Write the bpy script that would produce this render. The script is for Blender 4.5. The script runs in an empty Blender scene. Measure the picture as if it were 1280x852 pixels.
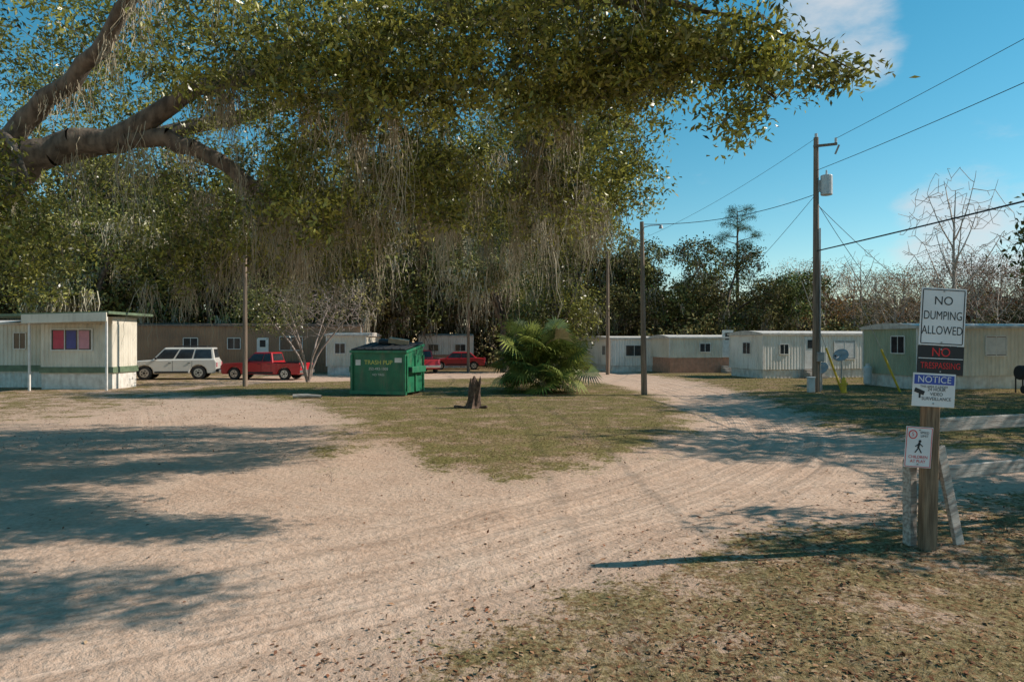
import bpy, math, random
import numpy as np
from mathutils import Vector, Matrix
R=np.random.default_rng(7); random.seed(7)
scene=bpy.context.scene
rad=math.radians
SUNV=np.array([3.8,0.5,2.9]); 
# ------------------------------------------------------------ helpers
def link(o,parent=None):
    scene.collection.objects.link(o)
    if parent is not None: o.parent=parent
    return o
def empty(name,loc=(0,0,0),rz=0,scale=1,parent=None):
    o=bpy.data.objects.new(name,None); o.location=loc; o.rotation_euler=(0,0,rz); o.scale=(scale,)*3
    o.empty_display_size=.3
    return link(o,parent)
def npmesh(name,V,F,mat=None,col=None,smooth=False,attrs=None):
    V=np.asarray(V,dtype=np.float32); F=np.asarray(F,dtype=np.int32)
    me=bpy.data.meshes.new(name)
    me.vertices.add(len(V)); me.vertices.foreach_set('co',V.ravel())
    n,k=F.shape
    me.loops.add(n*k); me.loops.foreach_set('vertex_index',F.ravel())
    me.polygons.add(n); me.polygons.foreach_set('loop_start',np.arange(0,n*k,k,dtype=np.int32))
    if smooth: me.polygons.foreach_set('use_smooth',np.ones(n,dtype=bool))
    me.update(calc_edges=True)
    if col is not None:
        a=me.color_attributes.new('col','FLOAT_COLOR','POINT')
        c=np.ones((len(V),4),dtype=np.float32); c[:,:3]=col; a.data.foreach_set('color',c.ravel())
    if attrs:
        for k2,v in attrs.items():
            a=me.attributes.new(k2,'FLOAT_VECTOR','POINT'); a.data.foreach_set('vector',np.asarray(v,dtype=np.float32).ravel())
    if mat: me.materials.append(mat)
    return me
def obj(name,me,parent=None,loc=(0,0,0),rot=(0,0,0)):
    o=bpy.data.objects.new(name,me); o.location=loc; o.rotation_euler=rot
    return link(o,parent)
def pymesh(name,verts,faces,mat,parent=None,loc=(0,0,0),rot=(0,0,0),bevel=0,smooth=False):
    me=bpy.data.meshes.new(name); me.from_pydata([tuple(v) for v in verts],[],faces); me.update()
    me.materials.append(mat)
    if smooth:
        for p in me.polygons: p.use_smooth=True
    o=obj(name,me,parent,loc,rot)
    if bevel:
        b=o.modifiers.new('b','BEVEL'); b.width=bevel; b.segments=2; b.limit_method='ANGLE'
    return o
def box(name,size,loc,mat,parent=None,rot=(0,0,0),bevel=0):
    x,y,z=[s/2 for s in size]
    v=[(-x,-y,-z),(x,-y,-z),(x,y,-z),(-x,y,-z),(-x,-y,z),(x,-y,z),(x,y,z),(-x,y,z)]
    f=[(0,3,2,1),(4,5,6,7),(0,1,5,4),(1,2,6,5),(2,3,7,6),(3,0,4,7)]
    return pymesh(name,v,f,mat,parent,loc,rot,bevel)
def cyl(name,r,h,loc,mat,parent=None,rot=(0,0,0),r2=None,n=16,bevel=0):
    r2=r if r2 is None else r2
    v=[(r*math.cos(2*math.pi*i/n),r*math.sin(2*math.pi*i/n),0) for i in range(n)]+[(r2*math.cos(2*math.pi*i/n),r2*math.sin(2*math.pi*i/n),h) for i in range(n)]
    f=[(i,(i+1)%n,(i+1)%n+n,i+n) for i in range(n)]+[tuple(range(n-1,-1,-1)),tuple(range(n,2*n))]
    return pymesh(name,v,f,mat,parent,loc,rot,bevel)
def tubes(P0,P1,r0,r1,k=5):
    P0=np.asarray(P0,float);P1=np.asarray(P1,float);r0=np.asarray(r0,float);r1=np.asarray(r1,float)
    d=P1-P0; L=np.linalg.norm(d,axis=1,keepdims=True)+1e-9; d/=L
    a=np.where(np.abs(d[:,2:3])<.9,np.array([[0,0,1.]]),np.array([[1.,0,0]]))
    s=np.cross(d,a); s/=np.linalg.norm(s,axis=1,keepdims=True); t=np.cross(d,s)
    ang=np.arange(k)*2*math.pi/k
    ring=np.cos(ang)[None,:,None]*s[:,None,:]+np.sin(ang)[None,:,None]*t[:,None,:]
    e=d*np.minimum(r0,L[:,0]*.3)[:,None]*.3
    A=(P0-e)[:,None,:]+ring*r0[:,None,None]; B=(P1+e)[:,None,:]+ring*r1[:,None,None]
    V=np.concatenate([A,B],axis=1).reshape(-1,3)
    n=len(P0); i=np.arange(k); j=(i+1)%k
    F=np.stack([i,j,j+k,i+k],axis=1)[None]+ (np.arange(n)*2*k)[:,None,None]
    return V,F.reshape(-1,4)
def nodes(m):
    m.use_nodes=True; return m.node_tree.nodes,m.node_tree.links
def mat_p(name,c1,c2=None,scale=4,rough=.7,metal=0,bump=0,bscale=30,detail=3,stretch=None,grime=0):
    m=bpy.data.materials.new(name); N,Lk=nodes(m); b=N['Principled BSDF']
    b.inputs['Roughness'].default_value=rough; b.inputs['Metallic'].default_value=metal
    tc=N.new('ShaderNodeTexCoord'); mp=N.new('ShaderNodeMapping'); Lk.new(tc.outputs['Object'],mp.inputs[0])
    if stretch: mp.inputs['Scale'].default_value=stretch
    if c2 is None: c2=tuple(x*.82 for x in c1)
    n=N.new('ShaderNodeTexNoise'); n.inputs['Scale'].default_value=scale; n.inputs['Detail'].default_value=detail
    Lk.new(mp.outputs[0],n.inputs['Vector'])
    r=N.new('ShaderNodeValToRGB'); r.color_ramp.elements[0].position=.35; r.color_ramp.elements[1].position=.65
    r.color_ramp.elements[0].color=(*c2,1); r.color_ramp.elements[1].color=(*c1,1)
    Lk.new(n.outputs['Fac'],r.inputs[0]); out=r.outputs[0]
    if grime:
        n3=N.new('ShaderNodeTexNoise'); n3.inputs['Scale'].default_value=1.3; n3.inputs['Detail'].default_value=6; n3.inputs['Roughness'].default_value=.7
        mp3=N.new('ShaderNodeMapping'); mp3.inputs['Scale'].default_value=(2.5,2.5,.5); Lk.new(tc.outputs['Object'],mp3.inputs[0]); Lk.new(mp3.outputs[0],n3.inputs['Vector'])
        rr=N.new('ShaderNodeMapRange'); rr.inputs[1].default_value=.5; rr.inputs[2].default_value=.72; rr.inputs[4].default_value=grime; Lk.new(n3.outputs['Fac'],rr.inputs[0])
        mx=N.new('ShaderNodeMix'); mx.data_type='RGBA'; Lk.new(rr.outputs[0],mx.inputs[0]); Lk.new(out,mx.inputs[6]); mx.inputs[7].default_value=(.2,.15,.10,1); out=mx.outputs[2]
    Lk.new(out,b.inputs['Base Color'])
    if bump:
        n2=N.new('ShaderNodeTexNoise'); n2.inputs['Scale'].default_value=bscale; n2.inputs['Detail'].default_value=4; Lk.new(mp.outputs[0],n2.inputs['Vector'])
        bp=N.new('ShaderNodeBump'); bp.inputs['Strength'].default_value=bump; bp.inputs['Distance'].default_value=.02
        Lk.new(n2.outputs['Fac'],bp.inputs['Height']); Lk.new(bp.outputs[0],b.inputs['Normal'])
    return m
def mat_leaf(name,trans=0,gloss=0,vary=True):
    m=bpy.data.materials.new(name); N,Lk=nodes(m); N.remove(N['Principled BSDF'])
    at=N.new('ShaderNodeAttribute'); at.attribute_name='col'; col=at.outputs['Color']
    if vary:
        oi=N.new('ShaderNodeObjectInfo'); hs=N.new('ShaderNodeHueSaturation')
        mr=N.new('ShaderNodeMapRange'); mr.inputs[3].default_value=.7; mr.inputs[4].default_value=1.4; Lk.new(oi.outputs['Random'],mr.inputs[0]); Lk.new(mr.outputs[0],hs.inputs['Value'])
        mr2=N.new('ShaderNodeMapRange'); mr2.inputs[3].default_value=.475; mr2.inputs[4].default_value=.515; Lk.new(oi.outputs['Random'],mr2.inputs[0]); Lk.new(mr2.outputs[0],hs.inputs['Hue'])
        Lk.new(col,hs.inputs['Color']); col=hs.outputs[0]
    d=N.new('ShaderNodeBsdfDiffuse'); Lk.new(col,d.inputs['Color']); out=d.outputs[0]
    if trans:
        t=N.new('ShaderNodeBsdfTranslucent'); Lk.new(col,t.inputs['Color'])
        mx=N.new('ShaderNodeMixShader'); mx.inputs[0].default_value=trans
        Lk.new(out,mx.inputs[1]); Lk.new(t.outputs[0],mx.inputs[2]); out=mx.outputs[0]
    if gloss:
        gl=N.new('ShaderNodeBsdfGlossy'); gl.inputs['Roughness'].default_value=.35; gl.inputs['Color'].default_value=(.8,.8,.8,1)
        mx=N.new('ShaderNodeMixShader'); mx.inputs[0].default_value=gloss; Lk.new(out,mx.inputs[1]); Lk.new(gl.outputs[0],mx.inputs[2]); out=mx.outputs[0]
    Lk.new(out,N['Material Output'].inputs['Surface'])
    return m
M_leaf=mat_leaf('leaf',.38,.05,False); M_leaf2=mat_leaf('far_leaf'); M_moss=mat_leaf('spanish_moss',vary=False); M_moss2=mat_leaf('far_moss'); M_grass=mat_leaf('grass_blades',vary=False)
M_bark=mat_p('bark',(.19,.15,.115),(.075,.058,.045),scale=9,rough=.9,bump=.8,bscale=14,stretch=(1,1,.4))
M_twig=mat_p('bare_twig',(.44,.37,.31),(.28,.225,.185),scale=3,rough=.9)
# ------------------------------------------------------------ terrain
ISL=[(6.0,23.4),(5.5,19.8),(4.25,16.5),(2.5,13.4),(1.1,11.8),(0,11.2),(-1.4,12.0),(-2.75,14.2),(-3.4,12.2),(-4.5,13.4),(-4.6,18.9),(-6.5,23),(-9,26),(-15,31),(-13,37),(-6,40),(3,44),(4.9,38),(6.2,29)]
LOR=[(-1.5,4.2),(-.5,5.4),(.45,6.45),(1.9,7.6),(3.7,8.6),(5.5,9.5),(8,10.1),(14,11),(40,13),(60,-60),(-2,-60),(-3,0)]
RGT=[(60,17),(9.9,13.4),(8.6,14.8),(8.3,18),(9.3,24),(9.8,30.6),(9.9,38),(9,46),(9,60),(60,60)]
LFT=[(-60,12),(-14,17),(-12,24),(-14,33),(-14,60),(-60,60)]
FOR=[(-300,50),(-9,50),(2,50),(4.5,56),(9,56),(300,50),(600,900),(-600,900)]
C1=[(-16,2.2),(-6,4.1),(-1.1,6.7),(.7,8.3),(2.9,10.6),(5.2,13.8),(6.8,17.2),(7.9,22),(8.1,27),(8.2,34),(7.4,42),(6.4,48),(5,60)]
C2=[(3.4,10.4),(.5,9.2),(-3,9.4),(-6.5,12.5),(-9,17),(-13,24),(-19,32),(-22,38)]
C3=[(1.5,9.2),(4.5,10.6),(7.5,11.7),(12,12.7),(20,14),(40,16)]
def dense(C,n=8):
    C=np.array(C,float); out=[]
    for i in range(len(C)-1):
        p0=C[max(i-1,0)];p1=C[i];p2=C[i+1];p3=C[min(i+2,len(C)-1)]
        for t in np.arange(n)/n:
            out.append(.5*((2*p1)+(-p0+p2)*t+(2*p0-5*p1+4*p2-p3)*t*t+(-p0+3*p1-3*p2+p3)*t**3))
    out.append(C[-1]); return np.array(out)
def sdf(poly,X,Y):
    P=np.array(poly,float); ins=np.zeros(X.shape,bool); D=np.full(X.shape,1e9)
    for i in range(len(P)):
        a=P[i];b=P[(i+1)%len(P)]; d=b-a
        t=np.clip(((X-a[0])*d[0]+(Y-a[1])*d[1])/(d@d),0,1)
        D=np.minimum(D,np.hypot(X-a[0]-t*d[0],Y-a[1]-t*d[1]))
        c=((a[1]>Y)!=(b[1]>Y)); 
        if abs(d[1])>1e-9: ins^= c&(X<(d[0]*(Y-a[1])/d[1]+a[0]))
    return np.where(ins,D,-D)
def cdist(C,X,Y):
    P=dense(C); D=np.full(X.shape,1e9); A=np.zeros(X.shape); S=np.zeros(X.shape); acc=0
    for i in range(len(P)-1):
        a=P[i];d=P[i+1]-a;L=math.hypot(*d)
        t=np.clip(((X-a[0])*d[0]+(Y-a[1])*d[1])/(d@d),0,1)
        dx=X-a[0]-t*d[0];dy=Y-a[1]-t*d[1];dd=np.hypot(dx,dy)
        m=dd<D; D=np.where(m,dd,D); A=np.where(m,acc+t*L,A); S=np.where(m,np.sign(d[0]*dy-d[1]*dx)*dd,S); acc+=L
    return A,S
def wob(X,Y,s=1.):
    return (np.sin(X*.9*s+1.3*np.sin(Y*.7*s))+np.sin(Y*1.1*s+2+1.1*np.sin(X*1.3*s))+.5*np.sin(X*2.9*s+Y*2.3*s)+.4*np.sin(X*5.1*s-Y*4.7*s))/2.9
def masks(X,Y):
    w=wob(X,Y)*.35
    g=lambda p,s:1/(1+np.exp(-(sdf(p,X,Y)+w)/s))
    isl=g(ISL,.4); lor=g(LOR,.35); rgt=g(RGT,.4); lft=g(LFT,1.5)*.6; fo=g(FOR,1.5)
    bare=np.exp(-(((X+3.9)/1.4)**2+((Y-14.5)/2.4)**2))*.3
    grass=np.clip(isl*.80-bare*isl+lor*.72+rgt*.85+lft+fo,0,1)
    lit=np.clip(lor*.9+lft*.9+fo+isl*.3+rgt*.3,0,1)
    return grass,lit,isl,rgt
def height(X,Y,tr=None):
    g,l,isl,rgt=masks(X,Y)
    z=.02*wob(X,Y,.7)+.012*wob(X+7,Y-3,2.3)+.05*isl+.10*rgt+.03*g
    near=np.exp(-np.maximum(0,np.hypot(X,Y-10)-30)/20)
    tr=tr or [cdist(c,X,Y) for c in (C1,C2,C3)]
    for (a,s),amp in zip(tr,(1,.35,.5)):
        for c in (-.95,-.55,.55,.8,1.35):
            cc=c+.12*np.sin(a*.35+c*5)
            z=z-.02*amp*np.exp(-((s-cc)/.11)**2)+.01*amp*np.exp(-((np.abs(s-cc)-.22)/.08)**2)
    return z*near
def hz(x,y): return float(height(np.array([float(x)]),np.array([float(y)]))[0])
def grow_axis(a,b,st,lim,g=1.12):
    core=list(np.arange(a,b,st)); lo=[];s=st;x=a
    while x>-lim[0]: s*=g; x-=s; lo.append(x)
    hi=[];s=st;x=core[-1]
    while x<lim[1]: s*=g; x+=s; hi.append(x)
    return np.array(lo[::-1]+core+hi)
xs=grow_axis(-11,14,.11,(700,700)); ys=grow_axis(3.5,17,.1,(80,900),1.035)
X,Y=np.meshgrid(xs,ys); Xf=X.ravel();Yf=Y.ravel()
tr=[cdist(c,Xf,Yf) for c in (C1,C2,C3)]
g,l,isl,rgt=masks(Xf,Yf); Z=height(Xf,Yf,tr)
V=np.stack([Xf,Yf,Z],1); nx=len(xs);ny=len(ys)
I=(np.arange(ny-1)[:,None]*nx+np.arange(nx-1)[None]).ravel()
F=np.stack([I,I+1,I+nx+1,I+nx],1)
att={'gm':np.stack([g,l,rgt],1)}
for i,(a,s) in enumerate(tr): att['t%d'%i]=np.stack([a,s,(1,.4,.6)[i]*np.exp(-(s/(2.2 if i==0 else 1.3))**2)],1)
M_gr=bpy.data.materials.new('sand_and_grass'); N,Lk=nodes(M_gr); N.remove(N['Principled BSDF']); B=N.new('ShaderNodeBsdfDiffuse'); Lk.new(B.outputs[0],N['Material Output'].inputs['Surface'])
def nn(t,**k):
    n=N.new(t)
    for a,b in k.items(): setattr(n,a,b)
    return n
def mathn(op,a,b=None,c=None,clamp=False):
    n=N.new('ShaderNodeMath'); n.operation=op; n.use_clamp=clamp
    for i,v in enumerate((a,b,c)):
        if v is None: continue
        if isinstance(v,(int,float)): n.inputs[i].default_value=v
        else: Lk.new(v,n.inputs[i])
    return n.outputs[0]
def noise(vec,s,d=6,r=.6):
    n=N.new('ShaderNodeTexNoise'); n.inputs['Scale'].default_value=s; n.inputs['Detail'].default_value=d; n.inputs['Roughness'].default_value=r
    Lk.new(vec,n.inputs['Vector']); return n.outputs['Fac']
def ramp(f,*st):
    r=N.new('ShaderNodeValToRGB'); e=r.color_ramp.elements
    while len(e)<len(st): e.new(.5)
    for q,(p,c) in zip(e,st): q.position=p; q.color=(*c,1)
    Lk.new(f,r.inputs[0]); return r.outputs[0]
def mix(f,a,b,bt='MIX'):
    n=N.new('ShaderNodeMix'); n.data_type='RGBA'; n.blend_type=bt
    if isinstance(f,(int,float)): n.inputs[0].default_value=f
    else: Lk.new(f,n.inputs[0])
    for i,v in ((6,a),(7,b)):
        if isinstance(v,tuple): n.inputs[i].default_value=(*v,1)
        else: Lk.new(v,n.inputs[i])
    return n.outputs[2]
geo=N.new('ShaderNodeNewGeometry'); pos=geo.outputs['Position']
ga=nn('ShaderNodeAttribute',attribute_name='gm'); sep=N.new('ShaderNodeSeparateXYZ'); Lk.new(ga.outputs['Vector'],sep.inputs[0])
nlow=noise(pos,.95,6,.72); nfine=noise(pos,14,3,.7)
sand=ramp(nlow,(.3,(.50,.335,.24)),(.5,(.64,.46,.345)),(.72,(.74,.565,.44)))
sand=mix(.35,sand,ramp(nfine,(.35,(.42,.285,.205)),(.62,(.78,.60,.47))))
tsum=None
for i in range(3):
    ta=nn('ShaderNodeAttribute',attribute_name='t%d'%i); ts=N.new('ShaderNodeSeparateXYZ'); Lk.new(ta.outputs['Vector'],ts.inputs[0])
    cb=N.new('ShaderNodeCombineXYZ'); Lk.new(mathn('MULTIPLY',ts.outputs[0],.08),cb.inputs[0]); Lk.new(mathn('MULTIPLY',ts.outputs[1],6.0),cb.inputs[1]); cb.inputs[2].default_value=i*7.
    v=mathn('MULTIPLY',mathn('SUBTRACT',noise(cb.outputs[0],1.0,3,.65),.5),ts.outputs[2])
    tsum=v if tsum is None else mathn('ADD',tsum,v)
sand=mix(mathn('ADD',mathn('MULTIPLY',tsum,1.9),.45,clamp=True),mix(1.,sand,(.74,.70,.67),'MULTIPLY'),mix(1.,sand,(1.1,1.1,1.1),'MULTIPLY'))
ng=noise(pos,20,4,.78)
grs=ramp(ng,(.33,(.045,.03,.018)),(.44,(.19,.125,.07)),(.55,(.31,.22,.13)),(.68,(.50,.38,.25)))
grn=ramp(ng,(.34,(.04,.045,.013)),(.62,(.24,.225,.07)))
gfac=ramp(nlow,(.40,(0,0,0)),(.56,(1,1,1)))
gl=mathn('MULTIPLY',gfac,mathn('SUBTRACT',1.,mathn('MULTIPLY',sep.outputs[1],.6)))
grs=mix(mathn('MULTIPLY',gl,.8),grs,grn)
redl=ramp(nfine,(.52,(0,0,0)),(.62,(1,1,1)))
grs=mix(mathn('MULTIPLY',mathn('MULTIPLY',redl,sep.outputs[1]),.5),grs,(.26,.115,.065))
nb=mathn('ADD',nlow,mathn('MULTIPLY',nfine,.7))
gm=mathn('ADD',sep.outputs[0],mathn('MULTIPLY',mathn('SUBTRACT',nb,.85),1.9))
gmr=N.new('ShaderNodeMapRange'); gmr.interpolation_type='SMOOTHSTEP'; gmr.inputs[1].default_value=.34; gmr.inputs[2].default_value=.68; Lk.new(gm,gmr.inputs[0])
Lk.new(mix(gmr.outputs[0],sand,grs),B.inputs['Color'])
hsum=mathn('ADD',mathn('MULTIPLY',tsum,1.4),mathn('MULTIPLY',noise(pos,8,5,.72),1.25))
bp=N.new('ShaderNodeBump'); bp.inputs['Strength'].default_value=.8; bp.inputs['Distance'].default_value=.05; Lk.new(hsum,bp.inputs['Height']); Lk.new(bp.outputs[0],B.inputs['Normal'])
obj('ground',npmesh('ground',V,F,M_gr,smooth=True,attrs=att))
wr=1/(1+np.exp(-(3.0-np.abs(tr[0][1]))/.3)); wr=np.maximum(wr,1/(1+np.exp(-(2.2-np.abs(tr[2][1]))/.3)))
fm=(wr[F].max(1)>.5)&(np.abs(Xf[F]).max(1)<45)&(Yf[F].max(1)<58)&(Yf[F].min(1)>1)
Fr=F[fm]; u,inv=np.unique(Fr,return_inverse=True); Vr=V[u].copy(); Vr[:,2]+=.004
obj('dirt_road',npmesh('dirt_road',Vr,inv.reshape(-1,4),M_gr,smooth=True,attrs={k:v[u] for k,v in att.items()}))
def scatter(n,x0,x1,y0,y1,fn,pw=1.):
    x=R.uniform(x0,x1,n); y=y0+(y1-y0)*R.random(n)**pw
    k0=(np.abs(x)<.78*y+1.5); x=x[k0];y=y[k0]
    g,l,_,_=masks(x,y); p=fn(g,l,x,y); k=R.random(len(x))<p; return x[k],y[k]
def patch(x,y,s=1.): return np.clip(.5+.9*wob(x*1.7+3,y*1.7,s),0,1)
def blades(name,x,y,hh,ww,ca,cb,lean=.6,cl=1):
    n=len(x); z=height(x,y)
    a=R.uniform(0,6.283,n); s=np.stack([np.cos(a),np.sin(a),0*a],1)
    ld=R.normal(size=(n,3))*lean; ld[:,2]=1; h=hh*R.uniform(.4,1.3,n)
    b=np.stack([x,y,z-.003],1); tip=b+ld*h[:,None]; w=ww*R.uniform(.6,1.3,n)
    Vv=np.stack([b-s*w[:,None]/2,b+s*w[:,None]/2,tip],1).reshape(-1,3)
    t=R.random((n,1)); p=np.clip(patch(x,y)[:,None]+R.normal(size=(n,1))*.25,0,1)
    c=(np.array(ca)*(1-p)+np.array(cb)*p)*(.45+.9*t)
    return obj(name,npmesh(name,Vv,np.arange(3*n).reshape(-1,3),M_grass,col=np.repeat(c,3,0)))
x,y=scatter(170000,-2,10,3.9,11,lambda g,l,x,y:np.clip((g-.3)*1.3,0,1)*(.2+.8*patch(x,y,2)),1.4)
blades('dry_grass',x,y,.032,.006,(.46,.33,.21),(.31,.27,.12),1.4)
x,y=scatter(160000,-15,8,10.5,38,lambda g,l,x,y:np.clip((g-.4)*1.8,0,1)*(.15+.85*patch(x,y,1.5)),1.3)
blades('lawn_grass',x,y,.045,.012,(.38,.28,.14),(.25,.25,.07),.9)
x,y=scatter(70000,8,32,12,45,lambda g,l,x,y:np.clip((g-.4)*1.6,0,1)*(.3+.7*patch(x,y,1.5)),1.)
blades('verge_grass',x,y,.06,.02,(.36,.26,.14),(.22,.21,.08),.9)
def leafarr(C,L,Wf=.42,drop=.2,up=.8,flat=False):
    n=len(C); d=R.normal(size=(n,3)); d[:,2]-=drop
    if flat: d[:,2]*=.25
    d/=np.linalg.norm(d,axis=1,keepdims=True)
    u=R.normal(size=(n,3)); u[:,2]+=up
    if flat: u=u*.5+np.array([0,0,1.5])
    s=np.cross(d,u); s/=np.linalg.norm(s,axis=1,keepdims=True)+1e-9; nrm=np.cross(s,d)
    l=(L*R.uniform(.65,1.25,n))[:,None]; w=l*Wf/2
    Vv=np.stack([C,C+d*l*.5+s*w+nrm*w*.35,C+d*l,C+d*l*.5-s*w+nrm*w*.35],1).reshape(-1,3)
    return Vv,np.arange(4*n).reshape(-1,4)
x,y=scatter(34000,-2,11,3.9,11,lambda g,l,x,y:np.clip(l,0,1)*(.15+.85*patch(x+9,y,1.3)**2)+.012,1.3)
x2,y2=scatter(20000,-14,12,4,34,lambda g,l,x,y:np.clip(g,0,1)*.5+.07,1.2)
x3,y3=scatter(14000,-30,-5,14,40,lambda g,l,x,y:.25+.75*patch(x,y,1.1),1.1)
x=np.r_[x,x2,x3];y=np.r_[y,y2,y3]
C=np.stack([x,y,height(x,y)+.008],1); Vv,Ff=leafarr(C,.052,.5,flat=True)
pal=np.array([[.24,.10,.055],[.33,.18,.10],[.17,.085,.055],[.42,.28,.17],[.11,.065,.04]]); c=pal[R.integers(0,5,len(C))]*R.uniform(.6,1.3,(len(C),1))
obj('fallen_leaves',npmesh('fallen_leaves',Vv,Ff,M_grass,col=np.repeat(c,4,0)))
# ------------------------------------------------------------ trees
def grow(limbs,T,rmin=.006,jit=.1,pw=.42,step=.5,arch=.12):
    cap=400+sum(len(l) for l in limbs)*6+len(T)*12
    P=np.zeros((cap,3)); par=-np.ones(cap,int); fr=np.zeros(cap); n=0
    for lb in limbs:
        D=dense(lb,5); prev=-1
        if n: prev=int(np.argmin(((P[:n]-D[0,:3])**2).sum(1))); D=D[1:]
        for q in D:
            P[n]=q[:3]+R.normal(size=3)*q[3]*.18; fr[n]=q[3]; par[n]=prev; prev=n; n+=1
    nl=n
    d0=np.array([((P[:nl]-t)**2).sum(1).min() for t in T]); T=T[np.argsort(d0)]
    ends=[]
    for t in T:
        dd=((P[:n]-t)**2).sum(1); i=int(np.argmin(dd)); dist=math.sqrt(dd[i]); k=min(10,max(1,int(dist/step)))
        a=P[i].copy(); prev=i
        for j in range(1,k+1):
            f=j/k; q=a+(t-a)*f
            if j<k: q=q+R.normal(size=3)*jit*min(dist,1.5)*.7; q[2]+=arch*dist*math.sin(math.pi*f)
            P[n]=q; par[n]=prev; prev=n; n+=1
        ends.append(prev)
    cnt=np.ones(n); 
    for i in range(n-1,0,-1):
        if par[i]>=0: cnt[par[i]]+=cnt[i]*.5
    rr=np.where(fr[:n]>0,fr[:n],rmin*cnt**pw)
    idx=np.where(par[:n]>=0)[0]; pi=par[idx]
    r1=rr[idx]; r0=np.where(fr[pi]>0,np.where(fr[idx]>0,rr[pi],np.minimum(rr[pi],r1*1.4)),np.minimum(rr[pi],r1*1.8))
    return P[pi],P[idx],r0,r1,P[np.array(ends)] if len(ends) else None
def blob(c,r,n,shell=.0):
    v=R.normal(size=(n,3)); v/=np.linalg.norm(v,axis=1,keepdims=True)
    q=(shell+(1-shell)*R.random(n)**(1/2.2))[:,None]
    return np.array(c)+v*q*np.array(r)
def foliage(T,per,sig,L,ca,cb,Wf=.42,squash=.6,drop=.2,bl=(.6,1.3)):
    n=len(T); k=R.poisson(per,n)+1
    base=np.repeat(T,k,0); o=R.normal(size=base.shape)*sig; o[:,2]*=squash
    t=np.repeat(R.random(n),k)+R.normal(size=len(base))*.28; t=np.clip(t,0,1)[:,None]
    b=np.repeat(R.uniform(*bl,n),k)[:,None]
    c=(np.array(ca)*(1-t)+np.array(cb)*t)*b
    Vv,Ff=leafarr(base+o,L,Wf,drop)
    return Vv,Ff,np.repeat(c,4,0)
def moss(T,strands,rad_,L,w,ca=(.22,.195,.14),cb=(.50,.44,.33),segs=6,lo=.35):
    n=len(T); k=strands; b=np.repeat(T,k,0); m=len(b)
    cl=np.repeat((lo+(1-lo)*R.random(n)**1.6)*L,k)*R.uniform(.2,1.,m)
    b=b+R.normal(size=b.shape)*rad_*np.array([1,1,.5])
    a=R.uniform(0,6.283,m); s=np.stack([np.cos(a),np.sin(a),0*a],1)
    pts=[b]; drift=R.normal(size=(m,3))*np.array([.05,.05,0]); 
    for j in range(segs):
        st=(cl/segs)[:,None]; p=pts[-1]+np.array([0,0,-1.])*st+drift*st*2+R.normal(size=(m,3))*st*np.array([.25,.25,.05]); pts.append(p)
    ring=[]
    for j,p in enumerate(pts):
        f=j/segs; ww=(w*(1-.75*f)*R.uniform(.5,1.3,m))[:,None]; ring+= [p-s*ww,p+s*ww]
    Vv=np.stack(ring,1).reshape(-1,3); q=2*(segs+1)
    base=np.arange(m)[:,None]*q; Fs=[np.concatenate([base+2*j,base+2*j+1,base+2*j+3,base+2*j+2],1) for j in range(segs)]
    t=np.clip(np.repeat(R.random(n),k)*.7+R.random(m)*.3,0,1)[:,None]; c=np.array(ca)*(1-t)+np.array(cb)*t
    return Vv,np.concatenate(Fs),np.repeat(c,q,0)
LO=(-13.5,13.5,0)
oak=empty('live_oak_tree',LO); off=tuple(-a for a in LO)
limbs=[[(-13.5,13.5,-.2,.75),(-13.4,13.4,1.5,.58),(-12.9,13.3,3.2,.50),(-11.3,13.0,4.4,.38),(-9.5,12.4,4.9,.30),(-8.3,12.2,5.7,.25),(-6.9,12.2,6.0,.20),(-5.4,12.2,6.9,.14),(-3.2,12,7.1,.11),(-1,11.2,7.6,.08),(1.6,10.2,7.4,.055),(3.2,9.7,6.9,.035)],
 [(-7.6,12.2,5.8,.19),(-6.2,12.2,5.9,.16),(-5.1,12.4,5.4,.13),(-4.4,12.8,4.8,.09),(-3.5,13.2,4.5,.05)],
 [(-9.5,12.4,4.9,.22),(-8.6,12.0,6.2,.18),(-7.4,11.8,7.0,.14),(-5.8,11,8.2,.11),(-3,9.4,8.5,.09),(-.5,8.4,8.4,.07),(2.6,7.8,7.9,.05),(5,7.4,7.3,.03)],
 [(-12.9,13.3,3.2,.36),(-12,11.3,6,.22),(-9.5,8.5,7.8,.16),(-5.5,6.8,8.8,.10),(-2,6,9,.06)],
 [(-12.9,13.3,3.2,.36),(-12,15.5,6,.26),(-9,17.5,7.6,.2),(-4.5,18.5,9,.14),(0,18.5,9.2,.09),(3.5,19,8.2,.05)],
 [(-9.5,12.4,4.9,.15),(-9.0,11.8,5.8,.09),(-8.3,11.3,5.6,.06),(-7.8,11,4.9,.03)],
 [(-1,11.2,7.6,.08),(.6,12.2,8.0,.06),(2.6,13,7.8,.03)],
 [(-5.4,12.2,6.9,.1),(-4,13.6,8.2,.08),(-1,14,8.8,.05),(1,14.2,8.6,.03)],
 [(1.6,10.2,7.4,.05),(2.8,9.6,6.4,.03),(3.6,9.3,5.6,.02)],
 [(3.2,9.7,6.9,.03),(4.0,9.4,6.4,.02),(4.6,9.2,5.95,.010)]]
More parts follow.
